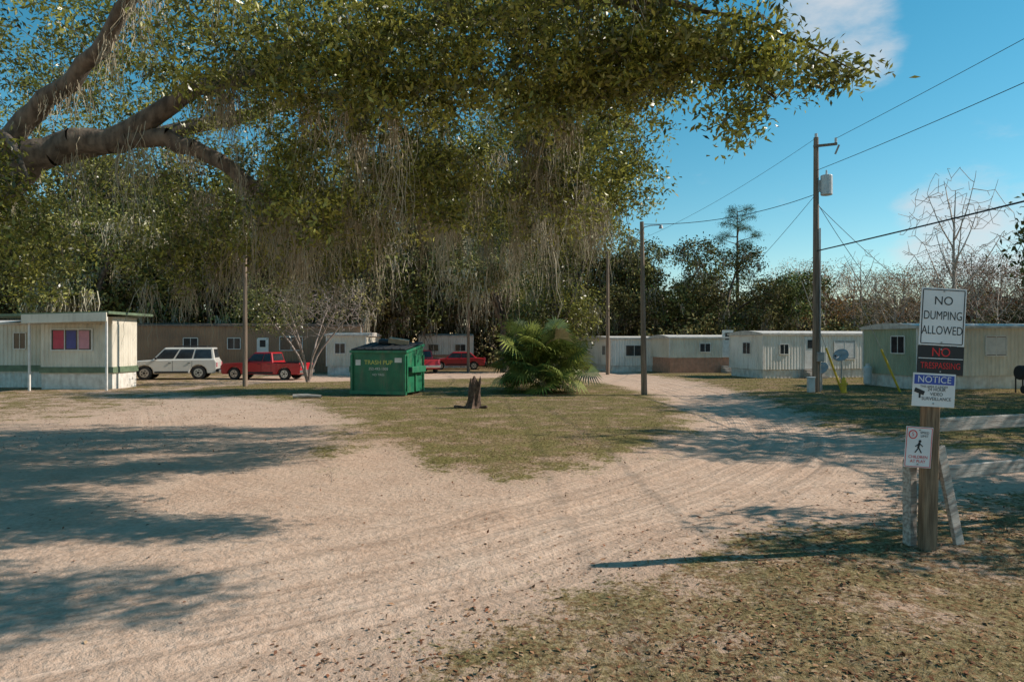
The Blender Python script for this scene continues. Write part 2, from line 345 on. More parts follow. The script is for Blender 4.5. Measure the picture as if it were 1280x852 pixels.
Tn=[blob((0,10.4,7.0),(3.2,2,1.1),300),blob((-3.4,11.6,7.2),(2.6,2.2,1.4),270),blob((-8,14.0,8.2),(3.4,2.3,1.5),260),
 blob((-2.0,10.4,6.3),(1.9,1.0,.8),120),blob((.8,10.6,6.2),(1.8,1,.8),110),
 blob((-8.4,10.8,4.5),(.8,.8,1.2),95),blob((-5.3,13.9,5.0),(2.2,1.6,1.2),130),blob((-2.2,14.5,5.8),(2.6,2,1.5),210),blob((.6,17.5,7.0),(3.6,2.4,2.4),360),
 blob((-3.6,12.0,4.9),(.9,.9,1.0),85),blob((-1.4,12.3,5.2),(.9,.9,.9),80),blob((.9,13.6,5.4),(1.2,1.1,1.3),110),blob((-7.0,14.5,4.3),(1.3,1.2,1.1),100),blob((-11,15.5,4.3),(1.5,1.3,1.3),110),blob((2.4,15.5,6.0),(1.1,1,1.2),80),blob((-4.6,16.5,4.6),(1.6,1.4,1.2),110),
 blob((-4.5,18,7.6),(4,2.4,2.4),300),blob((-11,17.5,7.4),(4,2.5,2.6),260),
 blob((2.6,9.7,6.5),(1.3,.9,.6),95),blob((3.6,9.4,6.0),(.9,.7,.5),50),blob((4.35,9.25,5.85),(.5,.4,.18),12),blob((3.0,9.4,5.3),(.5,.4,.35),14),blob((1.6,10,6.3),(.9,.8,.5),60),
 blob((2.3,13,7.6),(1.7,1.5,1.0),140),blob((-1.5,13.6,8.7),(4,1.4,.8),200),
 blob((2.3,9.0,7.9),(2.8,1.1,.6),120),blob((1,7.6,8.1),(3.4,1.5,.8),150),blob((5.0,7.2,7.2),(1.9,1.1,.45),110),blob((-4,7.2,8.6),(3.5,1.8,.9),100),blob((-8.5,9,8.4),(3,2,1),80)]
Tn=np.concatenate(Tn)
a,b,r0,r1,E=grow(limbs,Tn,rmin=.0045,step=.3)
big=r0>.045
for nm,mk,k in (('trunk_and_limbs',big,12),('twigs',~big,3)):
    v,f=tubes(a[mk],b[mk],r0[mk],r1[mk],k); obj(nm,npmesh(nm,v,f,M_bark,smooth=True),oak,off)
v,f,c=foliage(E,36,.165,.122,(.075,.09,.018),(.40,.39,.075),.38,bl=(.55,1.35))
obj('foliage',npmesh('foliage',v,f,M_leaf,c),oak,off)
sel=E[(E[:,0]>-8.5)&(E[:,0]<2.0)&(E[:,2]<7.8)&(E[:,1]>11.2)]
pw_=np.clip(.5+1.3*wob(sel[:,0]*2.2,sel[:,1]*1.6),.02,1)*np.where(sel[:,0]<-5,.35,1.); sel=sel[R.choice(len(sel),210,replace=False,p=pw_/pw_.sum())]-np.array([0,0,.1])
mm=R.random(len(b))<.5; lb=b[(r1>.05)&(b[:,2]>4.2)&(b[:,0]>-10)&mm][:45]
v,f,c=moss(np.concatenate([sel,lb]),40,.11,2.3,.0085,lo=.2); obj('spanish_moss',npmesh('spanish_moss',v,f,M_moss,c),oak,off)
def joinm(name,parts):
    V=[];F=[];Cc=[];mi=[];sm=[];o=0
    for j,(v,f,c) in enumerate(parts):
        V.append(v);F.append(f+o);Cc.append(np.ones((len(v),3))*.5 if c is None else c);mi.append(np.full(len(f),j,dtype=np.int32));o+=len(v)
    me=npmesh(name,np.concatenate(V),np.concatenate(F),None,np.concatenate(Cc)); return me,np.concatenate(mi)
def mkproto(name,parts,mats):
    me,mi=joinm(name,parts)
    for m in mats: me.materials.append(m)
    me.polygons.foreach_set('material_index',mi); me.update(); return me
def proto_oak(seed,H=12.,S=6.5,ca=(.055,.07,.026),cb=(.23,.235,.08),nT=440,per=28,L=.28,mossn=45,low=.3):
    global R; R=np.random.default_rng(seed)
    limbs=[[(0,0,-.2,.42),(.1,0,1.2,.34),(.2,.1,H*.25,.28)]]
    T=[]
    nb=10
    for i in range(nb):
        an=i*6.283/nb*1.62+R.uniform(-.3,.3); rr=S*R.uniform(.25,.75); zz=H*R.uniform(low,.86); 
        if rr>S*.6: zz=min(zz,H*.7)
        c=(rr*math.cos(an),rr*math.sin(an),zz)
        limbs.append([(.2,.1,H*.25,.24),(c[0]*.35,c[1]*.35,H*.25+(zz-H*.25)*.6,.16),(c[0]*.9,c[1]*.9,zz,.06)])
        T.append(blob(c,(S*R.uniform(.26,.42),S*R.uniform(.26,.42),H*R.uniform(.1,.17)),nT//nb,.25))
    T=np.concatenate(T)
    a,b,r0,r1,E=grow(limbs,T,rmin=.014,step=1.3); v,f=tubes(a,b,r0,r1,3); parts=[(v,f,None)]; mats=[M_bark]
    parts.append(foliage(E,per,.38,L,ca,cb,.5,.65,bl=(.5,1.4))); mats.append(M_leaf2)
    if mossn:
        s=E[R.choice(len(E),mossn,replace=False)]; parts.append(moss(s,16,.2,2.8,.034,segs=3)); mats.append(M_moss2)
    return mkproto('oak',parts,mats)
def proto_bare(seed,H=12.,S=4.,nT=380,leaf=None,per=8):
    global R; R=np.random.default_rng(seed)
    limbs=[[(0,0,-.2,.2),(.1,0,H*.3,.16),(.0,.1,H*.6,.10),(.2,0,H*.92,.03)]]
    for i in range(9):
        an=i*2.4; z0=H*(.28+.055*i); rr=S*R.uniform(.5,1)*(1-.05*i)
        limbs.append([(0.05,.05,z0,.07),(rr*.5*math.cos(an),rr*.5*math.sin(an),z0+H*.14,.045),(rr*.9*math.cos(an),rr*.9*math.sin(an),min(H,z0+H*.3),.02)])
    T=np.concatenate([blob((0,0,H*.68),(S,S,H*.36),nT,.2)])
    a,b,r0,r1,E=grow(limbs,T,rmin=.014,step=.9,arch=-.1,pw=.35)
    v,f=tubes(a,b,r0,r1,3); parts=[(v,f,None)]; mats=[M_twig]
    if leaf: parts.append(foliage(E,per,.4,.2,leaf[0],leaf[1],.5,.8)); mats.append(M_leaf2)
    return mkproto('tree',parts,mats)
def proto_pine(seed,H=15.):
    global R; R=np.random.default_rng(seed)
    limbs=[[(0,0,-.2,.22),(.1,0,H*.5,.17),(0,.1,H*.97,.04)]]; T=[]
    for i in range(16):
        an=i*2.4; z=H*(.62+.023*i); rr=R.uniform(1.2,2.4)*(1.15-.04*i)
        e=(rr*math.cos(an),rr*math.sin(an),z+.4); limbs.append([(0,0,z,.05),(e[0],e[1],e[2],.025)]); T.append(blob(e,(.7,.7,.35),9))
    a,b,r0,r1,E=grow(limbs,np.concatenate(T),rmin=.01,step=.6)
    v,f=tubes(a,b,r0,r1,4); return mkproto('pine',[(v,f,None),foliage(E,60,.24,.25,(.05,.075,.03),(.12,.16,.06),.1,.7)],[M_bark,M_leaf2])
OA=proto_oak(11); OB=proto_oak(12,H=13,S=7,ca=(.075,.082,.034),cb=(.29,.275,.10)); OC=proto_oak(13,H=14,S=6,mossn=140,ca=(.08,.08,.032),cb=(.26,.235,.09),nT=360)
BA=proto_bare(21); BB=proto_bare(22,H=13,S=4.5,nT=420,leaf=((.28,.12,.055),(.50,.25,.10)),per=10); BC=proto_bare(23,H=11,S=4.6,nT=420,leaf=((.22,.16,.10),(.42,.32,.18)),per=8)
PN=proto_pine(31)
R=np.random.default_rng(99)
def tree(p,name,x,y,s=1.,rz=None,zs=None,parent=None):
    o=obj(name,p,parent,(x,y,hz(x,y) if parent is None else 0),(0,0,R.uniform(0,6.28) if rz is None else rz)); o.scale=(s,s,s*(zs or 1)); return o
far=empty('distant_trees',(0,80,0))
def ft(p,x,y,s,zs=None): tree(p,'tree',x,y-80,s,None,zs,far)
for row,(yy,st,s0) in enumerate(((58,8.5,1.25),(69,9,1.75))):
    x=-56-row*10
    while x<(-12 if row<1 else 7+row*1.5):
        ft([OC,OC,OB,OA,OC][R.integers(0,5)],x+R.uniform(-2,2),yy+R.uniform(-3,3),s0*R.uniform(.85,1.15)); x+=st
for x,y,p,s in ((-34,53,BC,1.0),(-24,54,BA,1.1),(-17,55,BC,1.),(-13,57,OC,1.1),(0,60,OC,1.15),(-11,70,OC,1.5),(-4,72,OB,1.6)): ft(p,x,y,s)
for x,y,p,s in ((10,66,OB,.92),(15.5,66,OA,1.08),(21,68,OB,1.02),(26,70,OA,.95),(12,79,OB,1.15),(20,80,OA,1.1),(6,78,OC,1.2),
  (24.5,74,PN,1.12),(30,72,BC,.85),(33.5,73,BB,.82),(37,74,BA,.85),(40,75,BC,.9),(43,75,BB,.8),(46,74,BA,.9),(49,72,BC,.95),(53,74,BB,.9),(57,71,OB,.8),(62,72,BB,.95),(66,72,OB,.9),(76,74,OA,1),
  (30,84,OA,.8),(36,86,BB,.95),(43,87,OA,.75),(50,87,BC,1.05),(57,88,BB,1.1),(64,88,OA,1),(72,90,OB,1.05),(60,66,OB,.6),(47,66,BA,.7),(37,66,BA,.65),(41,80,BA,1.05),(54,80,BA,1.1)): ft(p,x,y,s)
n=9500; ux=R.uniform(-70,85,n); uy=R.uniform(56,74,n)+np.abs(ux)*.05; uz=R.random(n)**1.1*(2.8+1.3*np.sin(ux*.5)+.9*np.sin(ux*1.7)+np.where(ux<6,2.4,0))
k=~((ux>1.5)&(ux<9)&(uy<62))&~((ux>-11)&(ux<-2)&(uy<66)); v,f,c=foliage(np.stack([ux,uy,uz],1)[k],9,.5,.36,(.08,.07,.035),(.24,.21,.09),.5); obj('undergrowth',npmesh('undergrowth',v,f,M_leaf2,c))
n=2000; ux=R.uniform(5,140,n); uz=R.random(n)*7.5; n2=3200; u2=R.uniform(-110,9,n2); z2=R.random(n2)*(24+3*np.sin(u2*.3)); v,f,c=foliage(np.stack([np.r_[ux,u2],R.uniform(93,99,n+n2),np.r_[uz,z2]],1),14,.9,1.1,(.07,.075,.04),(.20,.18,.09),.6); obj('distant_woods',npmesh('distant_woods',v,f,M_leaf2,c))
tree(BA,'bare_tree',32.5,50,1.02,1.,1.18)
tree(OC,'moss_oak_tree',-13.5,53.5,1.0,2.); tree(OC,'moss_oak_tree',-21,55,1.1,4.); tree(OC,'moss_oak_tree',-31,50,1.05,1.); tree(OC,'moss_oak_tree',-.5,50,.9,3.3)
for x,y,s,rz_,zs,p in ((24,20,1.0,1.,1.35,OA),(29,27,1.0,2.,1.4,OB),(22.5,15.5,.8,.5,1.4,OB),(12.9,9.1,.58,.5,1.,OA)): tree(p,'shade_tree',x,y,s,rz_,zs)
it=empty('island_oak_tree',(2.2,32,0)); off=(-2.2,-32,0)
limbs=[[(2.2,32,-.2,.32),(2.1,32,2.5,.24),(1.8,32,6,.2),(1.2,31.8,10,.14),(1,31.5,13.5,.06)],[(2.1,32,2.5,.16),(3.4,32,6,.11),(4.6,31.5,9.5,.05)],[(1.8,32,6,.12),(-.4,31,8.5,.08),(-2,30.5,9.5,.04)],[(1.8,32,6,.1),(3.4,32.4,10,.07),(4.6,33,13,.04)]]
T=np.concatenate([blob((1.8,32,3.9),(2.3,1.8,2.4),210),blob((1.5,31.6,8),(3,2.2,2.8),270),blob((1,31.5,12),(3.4,2.6,2.6),220),blob((4.3,31.6,9.8),(1.5,1.4,1.3),60),blob((4.4,32,12.5),(1.5,1.4,1.4),60),blob((-2,30.6,9.0),(2,1.6,3),140),blob((4.8,31.5,7.0),(.9,.9,.6),16)])
a,b,r0,r1,E=grow(limbs,T,rmin=.008,step=.5)
v,f=tubes(a,b,r0,r1,4); obj('trunk_and_branches',npmesh('w',v,f,M_bark,smooth=True),it,off)
v,f,c=foliage(E,40,.30,.17,(.08,.095,.022),(.38,.36,.08),.42,bl=(.5,1.35)); obj('foliage',npmesh('f',v,f,M_leaf,c),it,off)
s=E[R.choice(len(E),70,replace=False)]; v,f,c=moss(s,28,.16,2.4,.015); obj('spanish_moss',npmesh('m',v,f,M_moss,c),it,off)
bt=empty('crepe_myrtle_tree',(-11.2,37.5,0)); off=(11.2,-37.5,0)
limbs=[]
for i in range(6):
    an=i*1.05+.3; limbs.append([(-11.2,37.5,-.1,.10),(-11.2+.5*math.cos(an),37.5+.5*math.sin(an),1.5,.07),(-11.2+1.8*math.cos(an),37.5+1.3*math.sin(an),3.2,.04),(-11.2+2.8*math.cos(an),37.5+2*math.sin(an),4.3,.02)])
T=blob((-11,37.5,4.1),(3.7,2.8,1.7),1100); a,b,r0,r1,E=grow(limbs,T,rmin=.009,step=.35,arch=-.08,pw=.33); v,f=tubes(a,b,r0,r1,3)
obj('stems',npmesh('stems',v,f,mat_p('pale_bark',(.40,.32,.28),(.24,.18,.155)),smooth=True),bt,off)
T=blob((-12.8,36.5,4.4),(2.2,1.6,1.9),120); v,f,c=foliage(T,30,.3,.15,(.09,.10,.03),(.30,.29,.08)); obj('leaves',npmesh('lv',v,f,M_leaf,c),bt,off)
# fan palm clump
fp=empty('fan_palm',(1.35,29.6,0)); Vp=[];Fp=[];Cp=[]
M_palm=mat_leaf('palm_frond',.2,.08,False)
for i in range(190):
    an=R.uniform(0,6.283); el=R.uniform(-.7,1.5); d=np.array([math.cos(an)*math.cos(el),math.sin(an)*math.cos(el),math.sin(el)])
    L=R.uniform(.5,1.3); c0=np.array([R.uniform(-1.0,1.0),R.uniform(-.5,.5),R.uniform(.7,1.8)]); c=c0+d*L
    if c[2]<.35: c[2]=.35
    s=np.cross(d,[0,0,1.]); s/=np.linalg.norm(s)+1e-6; rl=R.uniform(-.7,.7); nrm=np.cross(s,d); s=s*math.cos(rl)+nrm*math.sin(rl); nrm=np.cross(s,d); rr=R.uniform(.65,1.05); cc=np.array((.07,.10,.022))+R.random()**1.3*np.array((.27,.28,.06))
    if R.random()<.10: cc=np.array((.36,.28,.15))
    k=len(Vp); Vp+=[c0-s*.012,c0+s*.012,c+s*.012,c-s*.012]; Fp.append((k,k+1,k+2,k+3)); Cp+=[cc]*4
    for j in range(20):
        a_=rad(-110+220*j/19); dr=math.cos(a_)*d+math.sin(a_)*s; mid=c+dr*rr*.6+nrm*.05; tip=c+dr*rr*R.uniform(.85,1.1)-np.array([0,0,.2*R.random()+.04])
        if tip[2]<.02: tip[2]=.02
        w=np.cross(dr,nrm)*.036; k=len(Vp); Vp+=[c,mid+w,tip,mid-w]; Fp.append((k,k+1,k+2,k+3)); Cp+=[cc*R.uniform(.7,1.25)]*4
obj('fronds',npmesh('fronds',Vp,Fp,M_palm,np.array(Cp)),fp)
cyl('palm_trunk',.28,1.4,(0,0,-.1),M_bark,fp,r2=.22)
T=blob((-2.9,10.9,.35),(.22,.2,.33),40); a,b,r0,r1,E=grow([[(-2.9,10.9,-.05,.008),(-2.85,10.9,.3,.006),(-2.95,10.9,.6,.004)]],T,rmin=.002,step=.15)
e=empty('dead_weed',(-2.9,10.9,0),0,.5); v,f=tubes(a,b,r0,r1,4); obj('stalks',npmesh('st',v,f,M_twig),e,(2.9,-10.9,0)); v,f,c=foliage(E,1,.03,.04,(.2,.11,.06),(.3,.18,.10)); obj('dry_leaves',npmesh('dl',v,f,M_grass,c),e,(2.9,-10.9,0))
# ------------------------------------------------------------ small materials
M_glass=mat_p('dark_glass',(.035,.04,.045),(.02,.022,.025),rough=.12); M_black=mat_p('black_rubber',(.025,.025,.025),rough=.8); M_blk=mat_p('black_ink',(.02,.02,.022),(.018,.018,.02),rough=.6)
M_chrome=mat_p('dull_chrome',(.55,.55,.55),rough=.3,metal=.9); M_wframe=mat_p('white_trim',(.78,.75,.70),(.65,.61,.56),rough=.6)
M_wood=mat_p('weathered_grey_wood',(.55,.50,.44),(.26,.22,.19),scale=6,rough=.9,bump=.5,bscale=25,stretch=(.5,5,5))
M_post=mat_p('brown_post_wood',(.32,.215,.135),(.14,.09,.055),scale=5,rough=.9,bump=.6,bscale=20,stretch=(6,6,.5))
M_pole=mat_p('utility_pole_wood',(.30,.215,.155),(.15,.105,.075),scale=3,rough=.9,bump=.4,stretch=(5,5,.3))
M_metal=mat_p('galvanised_metal',(.42,.42,.42),(.3,.3,.3),rough=.55,metal=.3)
# ------------------------------------------------------------ mobile homes
def corr(name,A,Bp,z0,z1,mat,parent,pitch=.2,dep=.018):
    A=np.array(A,float);Bp=np.array(Bp,float); L=np.linalg.norm(Bp-A); d=(Bp-A)/L; nrm=np.array([d[1],-d[0]])
    ts=[0];x=0
    offs=[0.]
    while x+pitch<=L+1e-6:
        for fr_,o in ((.35,0),(.5,dep),(.85,dep),(1.,0)): ts.append(x+pitch*fr_); offs.append(o)
        x+=pitch
    if ts[-1]<L: ts.append(L); offs.append(0)
    v=[];f=[]
    for t,o in zip(ts,offs):
        p=A+d*t+nrm*(o); v+=[(p[0],p[1],z0),(p[0],p[1],z1)]
    for i in range(len(ts)-1): f.append((2*i,2*i+2,2*i+3,2*i+1))
    return pymesh(name,v,f,mat,parent)
def window(parent,face,u,z,w,h,Lx,W,curt=None,ac=False):
    fr={'front':((u,-.03,z),0),'left':((-.03,u,z),-math.pi/2),'right':((Lx+.03,u,z),math.pi/2)}[face]
    e=empty('window',fr[0],fr[1],1,parent)
    box('glass',(w-.04,.012,h-.04),(0,-.005,0),M_glass,e)
    for nm,s,l in (('frame_top',(w,.04,.05),(0,-.015,h/2)),('frame_bottom',(w,.05,.05),(0,-.02,-h/2)),('frame_left',(.05,.038,h-.05),(-w/2,-.014,0)),('frame_right',(.05,.038,h-.05),(w/2,-.014,0)),('mullion',(.03,.03,h-.05),(0,-.012,0))): box(nm,s,l,M_wframe,e)
    if curt: 
        for i,c in enumerate(curt): box('curtain_%d'%i,(w/len(curt)-.08,.006,h-.12),(-w/2+w/len(curt)*(i+.5),-.017,0),c,e)
def trailer(name,x,y,rz,L,W,z0,z1,side,skirt,roof,wins=(),end=None,band=None,over=.12,door=None):
    e=empty(name,(x,y,hz(x,y)),rz); end=end or side
    c=[(0,0),(L,0),(L,W),(0,W)]
    for i,(nm,m_) in enumerate((('front_wall',side),('right_wall',end),('back_wall',side),('left_wall',end))):
        corr(nm,c[i],c[(i+1)%4],z0,z1,m_,e)
        a_=np.array(c[i],float);b_=np.array(c[(i+1)%4],float)
        cen=np.array([L/2,W/2]); a2=cen+(a_-cen)*np.array([(L-.12)/L,(W-.12)/W]); b2=cen+(b_-cen)*np.array([(L-.12)/L,(W-.12)/W])
        corr('skirting_%d'%i,a2,b2,-.1,z0-.005,skirt,e,pitch=.26,dep=.012)
    v=[];f=[]; n=8
    for i in range(n+1):
        t=i/n; yy=-over+(W+2*over)*t; zz=z1+.05+.16*math.sin(math.pi*t); v+=[(-over,yy,zz),(L+over,yy,zz)]
    for i in range(n): f.append((2*i,2*i+1,2*i+3,2*i+2))
    k=len(v); v+=[(-over,-over,z1-.07),(L+over,-over,z1-.07),(L+over,W+over,z1-.07),(-over,W+over,z1-.07)]
    f+=[(k,k+1,1,0),(k+2,k+3,2*n,2*n+1),tuple([k+3,k]+[2*i for i in range(n+1)]),tuple([k+1,k+2]+[2*i+1 for i in range(n,-1,-1)]),(k,k+3,k+2,k+1)]
    pymesh('roof',v,f,roof,e)
    for w in wins: window(e,*w[:5],L,W,*(w[5:] if len(w)>5 else ()))
    for i,(cx,cy) in enumerate(c): box('corner_trim_%d'%i,(.07,.07,z1-z0),(cx,cy,(z0+z1)/2),M_wframe,e)
    if band: box('belt_band',(L+.02,.05,band[1]),(L/2,-.012,band[0]),band[2],e)
    if door:
        box('door',(.82,.05,1.9),(door,-.02,z0+.97),M_wframe,e,bevel=.01); box('door_glass',(.4,.02,.5),(door,-.052,z0+1.5),M_glass,e)
        for k2 in range(3): box('step_%d'%k2,(1.0,.3,.16*(3-k2)),(door,-.2-.3*k2,.08*(3-k2)),M_wood,e)
    return e
W1=mat_p('white_siding',(.88,.82,.74),(.76,.70,.62),scale=.8,rough=.6,grime=.35); W2=mat_p('beige_siding',(.76,.69,.57),(.62,.56,.45),scale=.8,rough=.6,grime=.35)
G1=mat_p('sage_siding',(.38,.43,.30),(.30,.35,.24),scale=1,rough=.6,grime=.35); TAN=mat_p('tan_siding',(.38,.22,.125),(.26,.15,.09),scale=.6,rough=.7,grime=.4)
SK=mat_p('white_skirting',(.8,.75,.68),(.62,.57,.5),rough=.7,grime=.4); SKO=mat_p('rust_skirting',(.58,.30,.20),(.44,.23,.15),rough=.8,grime=.3); RF=mat_p('roof_coating',(.68,.63,.56),(.5,.45,.4),rough=.7,grime=.5)
RFB=mat_p('brown_roof',(.22,.16,.12),(.14,.10,.08),rough=.8,grime=.4)
GR=mat_p('green_trim',(.16,.22,.13),(.11,.15,.09),rough=.6); PK=mat_p('red_curtain',(.6,.08,.12)); BLU=mat_p('blue_curtain',(.10,.10,.3)); PNK=mat_p('pink_curtain',(.65,.3,.35)); WHC=mat_p('white_curtain',(.7,.68,.65))
trailer('white_mobile_home',14.7,40,rad(14),9.5,3.5,.5,2.6,W1,SK,RF,[('left',1.6,1.75,.8,.7),('front',5.6,1.65,1.5,1.1,[WHC]),('front',1.4,1.7,.6,.6)],door=3.2)
trailer('green_mobile_home',18.05,30.4,rad(8),15,3.7,.6,2.8,W2,SK,RF,[('left',1.2,2.0,.9,.8),('front',1.6,1.9,.7,.8),('front',3.9,1.95,1.05,.9,[WHC]),('front',8,1.95,1.2,.9)],end=G1)
trailer('cream_mobile_home',7.3,50,rad(8),3.9,11,.5,2.5,W1,SK,RF,[('front',1.7,1.6,1.3,.8),('left',2,1.6,.8,.7)])
trailer('rust_skirted_mobile_home',10.9,47.2,rad(10),9,3.6,1.05,2.45,W2,SKO,RF,[('front',2.6,1.75,.8,.6),('front',6,1.75,1,.6)],door=4.3)
trailer('tan_mobile_home',-27,48.5,rad(6),16,4,.6,3.4,TAN,TAN,RFB,[('front',4,2.1,1,.8),('front',7,2.1,.9,.8),('front',11,2.1,1.6,1),('front',14.4,2.1,.8,.8)],door=9)
trailer('cream_mobile_home',-12.5,46,rad(4),2.6,8,.6,2.7,W2,SK,RF,[('front',.9,1.8,.7,.7)])
trailer('white_travel_trailer',-7.9,58,rad(6),4.6,2.4,.5,2.7,W1,SK,RF,[('front',1.2,1.7,.9,.6),('front',3.5,1.7,.9,.6)],over=.04,band=(1.0,.25,SKO))
lt=trailer('green_trim_mobile_home',-32.8,33.6,rad(0),10.5,4,.75,3.15,W2,SK,RF,[('front',4.5,2.3,.7,.8),('front',8.6,2.3,.6,.8)],band=(.95,.3,GR))
c=[(10.5,-1.3),(13.9,-1.3),(13.9,.8),(10.5,.8)]
for i in range(4): corr('bay_wall_%d'%i,c[i],c[(i+1)%4],.75,3.1,W2,lt); 
box('bay_skirt',(3.35,2.05,.85),(12.2,-.25,.32),SK,lt); box('bay_green_band',(3.5,2.2,.28),(12.2,-.25,.92),GR,lt); 
box('awning_roof',(6.2,3.9,.12),(11.2,-.35,3.52),GR,lt,rot=(0,rad(-1.5),0)); box('awning_fascia',(3.9,.06,.4),(12.3,-2.36,3.35),W2,lt,rot=(0,rad(-1.5),0)); box('bay_header',(3.4,2.1,.36),(12.2,-.25,3.26),W2,lt)
for px_ in (10.6,14.15): box('awning_post',(.08,.08,3.4),(px_,-2.2,1.7),M_wframe,lt)
bw=empty('bay_window',(12.0,-1.34,2.35),0,1,lt); box('glass',(1.9,.012,.95),(0,-.005,0),M_glass,bw)
for i,(m_,w_) in enumerate(((PK,.5),(BLU,.45),(PNK,.5))): box('curtain_%d'%i,(w_,.006,.85),(-.62+.6*i,-.02,0),m_,bw)
for nm,s,l in (('ft',(2,.05,.06),(0,-.02,.5)),('fb',(2,.05,.06),(0,-.02,-.5)),('fl',(.06,.05,.94),(-.97,-.02,0)),('fr',(.06,.05,.94),(.97,-.02,0)),('m1',(.04,.04,.94),(-.32,-.03,0)),('m2',(.04,.04,.94),(.32,-.03,0))): box(nm,s,l,M_wframe,bw)
# ------------------------------------------------------------ vehicles
def vehicle(name,kind,loc,rz,col,sc=1.):
    e=empty(name,(loc[0],loc[1],hz(*loc)),rz,sc)
    P=bpy.data.materials.new(name+'_paint'); N2,L2=nodes(P); b=N2['Principled BSDF']; b.inputs['Roughness'].default_value=.32
    n=N2.new('ShaderNodeTexNoise'); n.inputs['Scale'].default_value=2; r=N2.new('ShaderNodeValToRGB'); r.color_ramp.elements[0].color=(*[c*.75 for c in col],1); r.color_ramp.elements[1].color=(*col,1); L2.new(n.outputs['Fac'],r.inputs[0]); L2.new(r.outputs[0],b.inputs['Base Color']); b.inputs['Coat Weight'].default_value=.3
    if kind=='suv': top=[(-2.3,.5),(-2.32,.85),(-2.2,1.02),(-1.1,1.1),(2.2,1.14),(2.3,.95),(2.3,.5)]; gh=((-1.1,2.22,1.08),(-.4,2.08,1.78)); W=1.78; wx=(-1.4,1.35); wr=.38; splits=(.02,.34,.64,.97)
    if kind=='pickup': top=[(-2.5,.5),(-2.52,.8),(-2.4,.95),(-1.1,1.02),(.75,1.04),(.78,1.0),(2.45,1.0),(2.5,.5)]; gh=((-1.1,.78,1.02),(-.45,.62,1.62)); W=1.72; wx=(-1.65,1.5); wr=.36; splits=(.05,.62,.95)
    if kind=='sedan': top=[(-2.2,.45),(-2.25,.65),(-2.1,.78),(-1.1,.9),(1.6,.95),(2.15,.9),(2.2,.45)]; gh=((-1.1,1.7,.88),(-.35,1.0,1.4)); W=1.7; wx=(-1.35,1.3); wr=.32; splits=(.03,.5,.95)
    prof=list(top); zb=.33
    prof.append((prof[-1][0]-.1,zb))
    for cx in (wx[1],wx[0]):
        ra=wr+.07
        for k in range(9):
            a_=math.pi*k/8; zz=wr+ra*math.sin(a_)*.95
            prof.append((cx+ra*math.cos(a_),max(zb,zz) if 0<k<8 else zb))
    prof.append((top[0][0]+.1,zb)); n=len(prof)
    v=[];ys=(-W/2,W/2)
    for yy in ys: v+=[(x_,yy,z_) for x_,z_ in prof]
    f=[tuple(range(n)),tuple(range(2*n-1,n-1,-1))]+[(i,i+n,(i+1)%n+n,(i+1)%n) for i in range(n)]
    pymesh('body',v,f,P,e,bevel=.05,smooth=False)
    (b0,b1,zb_),(t0,t1,zt)=gh; wb=W/2-.05; wt=W/2-.2
    g=[(b0,-wb,zb_-.06),(b1,-wb,zb_-.06),(b1,wb,zb_-.06),(b0,wb,zb_-.06),(t0,-wt,zt),(t1,-wt,zt),(t1,wt,zt),(t0,wt,zt)]
    pymesh('cabin',g,[(0,3,2,1),(4,5,6,7),(0,1,5,4),(1,2,6,5),(2,3,7,6),(3,0,4,7)],P,e,bevel=.05)
    def pane(A,Bq,Cq,D,u0,u1,v0,v1,nm):
        A,Bq,Cq,D=[Vector(q) for q in (A,Bq,Cq,D)]; nr=(Bq-A).cross(D-A).normalized()*.012
        pt=lambda u,v_:(A.lerp(Bq,u)).lerp(D.lerp(Cq,u),v_)+nr
        pymesh(nm,[pt(u0,v0),pt(u1,v0),pt(u1,v1),pt(u0,v1)],[(0,1,2,3)],M_glass,e)
    for i in range(len(splits)-1):
        pane(g[0],g[1],g[5],g[4],splits[i]+.015,splits[i+1]-.015,.2,.86,'side_window_%d'%i)
        pane(g[2],g[3],g[7],g[6],1-splits[i+1]+.015,1-splits[i]-.015,.2,.86,'far_window_%d'%i)
    pane(g[3],g[0],g[4],g[7],.06,.94,.18,.9,'windscreen'); pane(g[1],g[2],g[6],g[5],.08,.92,.25,.88,'rear_window')
    for sx in wx:
        for sy in (-1,1):
            w=empty('wheel',(sx,sy*(W/2-.12),wr),0,1,e); w.rotation_euler=(math.pi/2*sy*-1,0,0) if sy>0 else (math.pi/2,0,0)
            cyl('tyre',wr,.22,(0,0,-.11),M_black,w,n=28,bevel=.03); cyl('rim',wr*.62,.02,(0,0,.105),M_chrome,w,n=20); cyl('hub',wr*.18,.02,(0,0,.125),M_black,w,n=10)
            for k in range(5): a_=k*6.283/5; box('slot_%d'%k,(.05,.09,.012),(.14*math.cos(a_),.14*math.sin(a_),.128),M_black,w,rot=(0,0,a_))
    x0=top[0][0];x1=top[-1][0]; dark=M_black
    box('front_bumper',(.16,W+.02,.2),(x0-.03,0,.5),M_chrome if kind=='pickup' else dark,e,bevel=.03); box('rear_bumper',(.14,W+.02,.18),(x1+.04,0,.5),M_chrome if kind=='pickup' else dark,e,bevel=.03)
    box('grille',(.03,.8,.16),(x0-.03,0,.74),dark,e)
    RL=PK
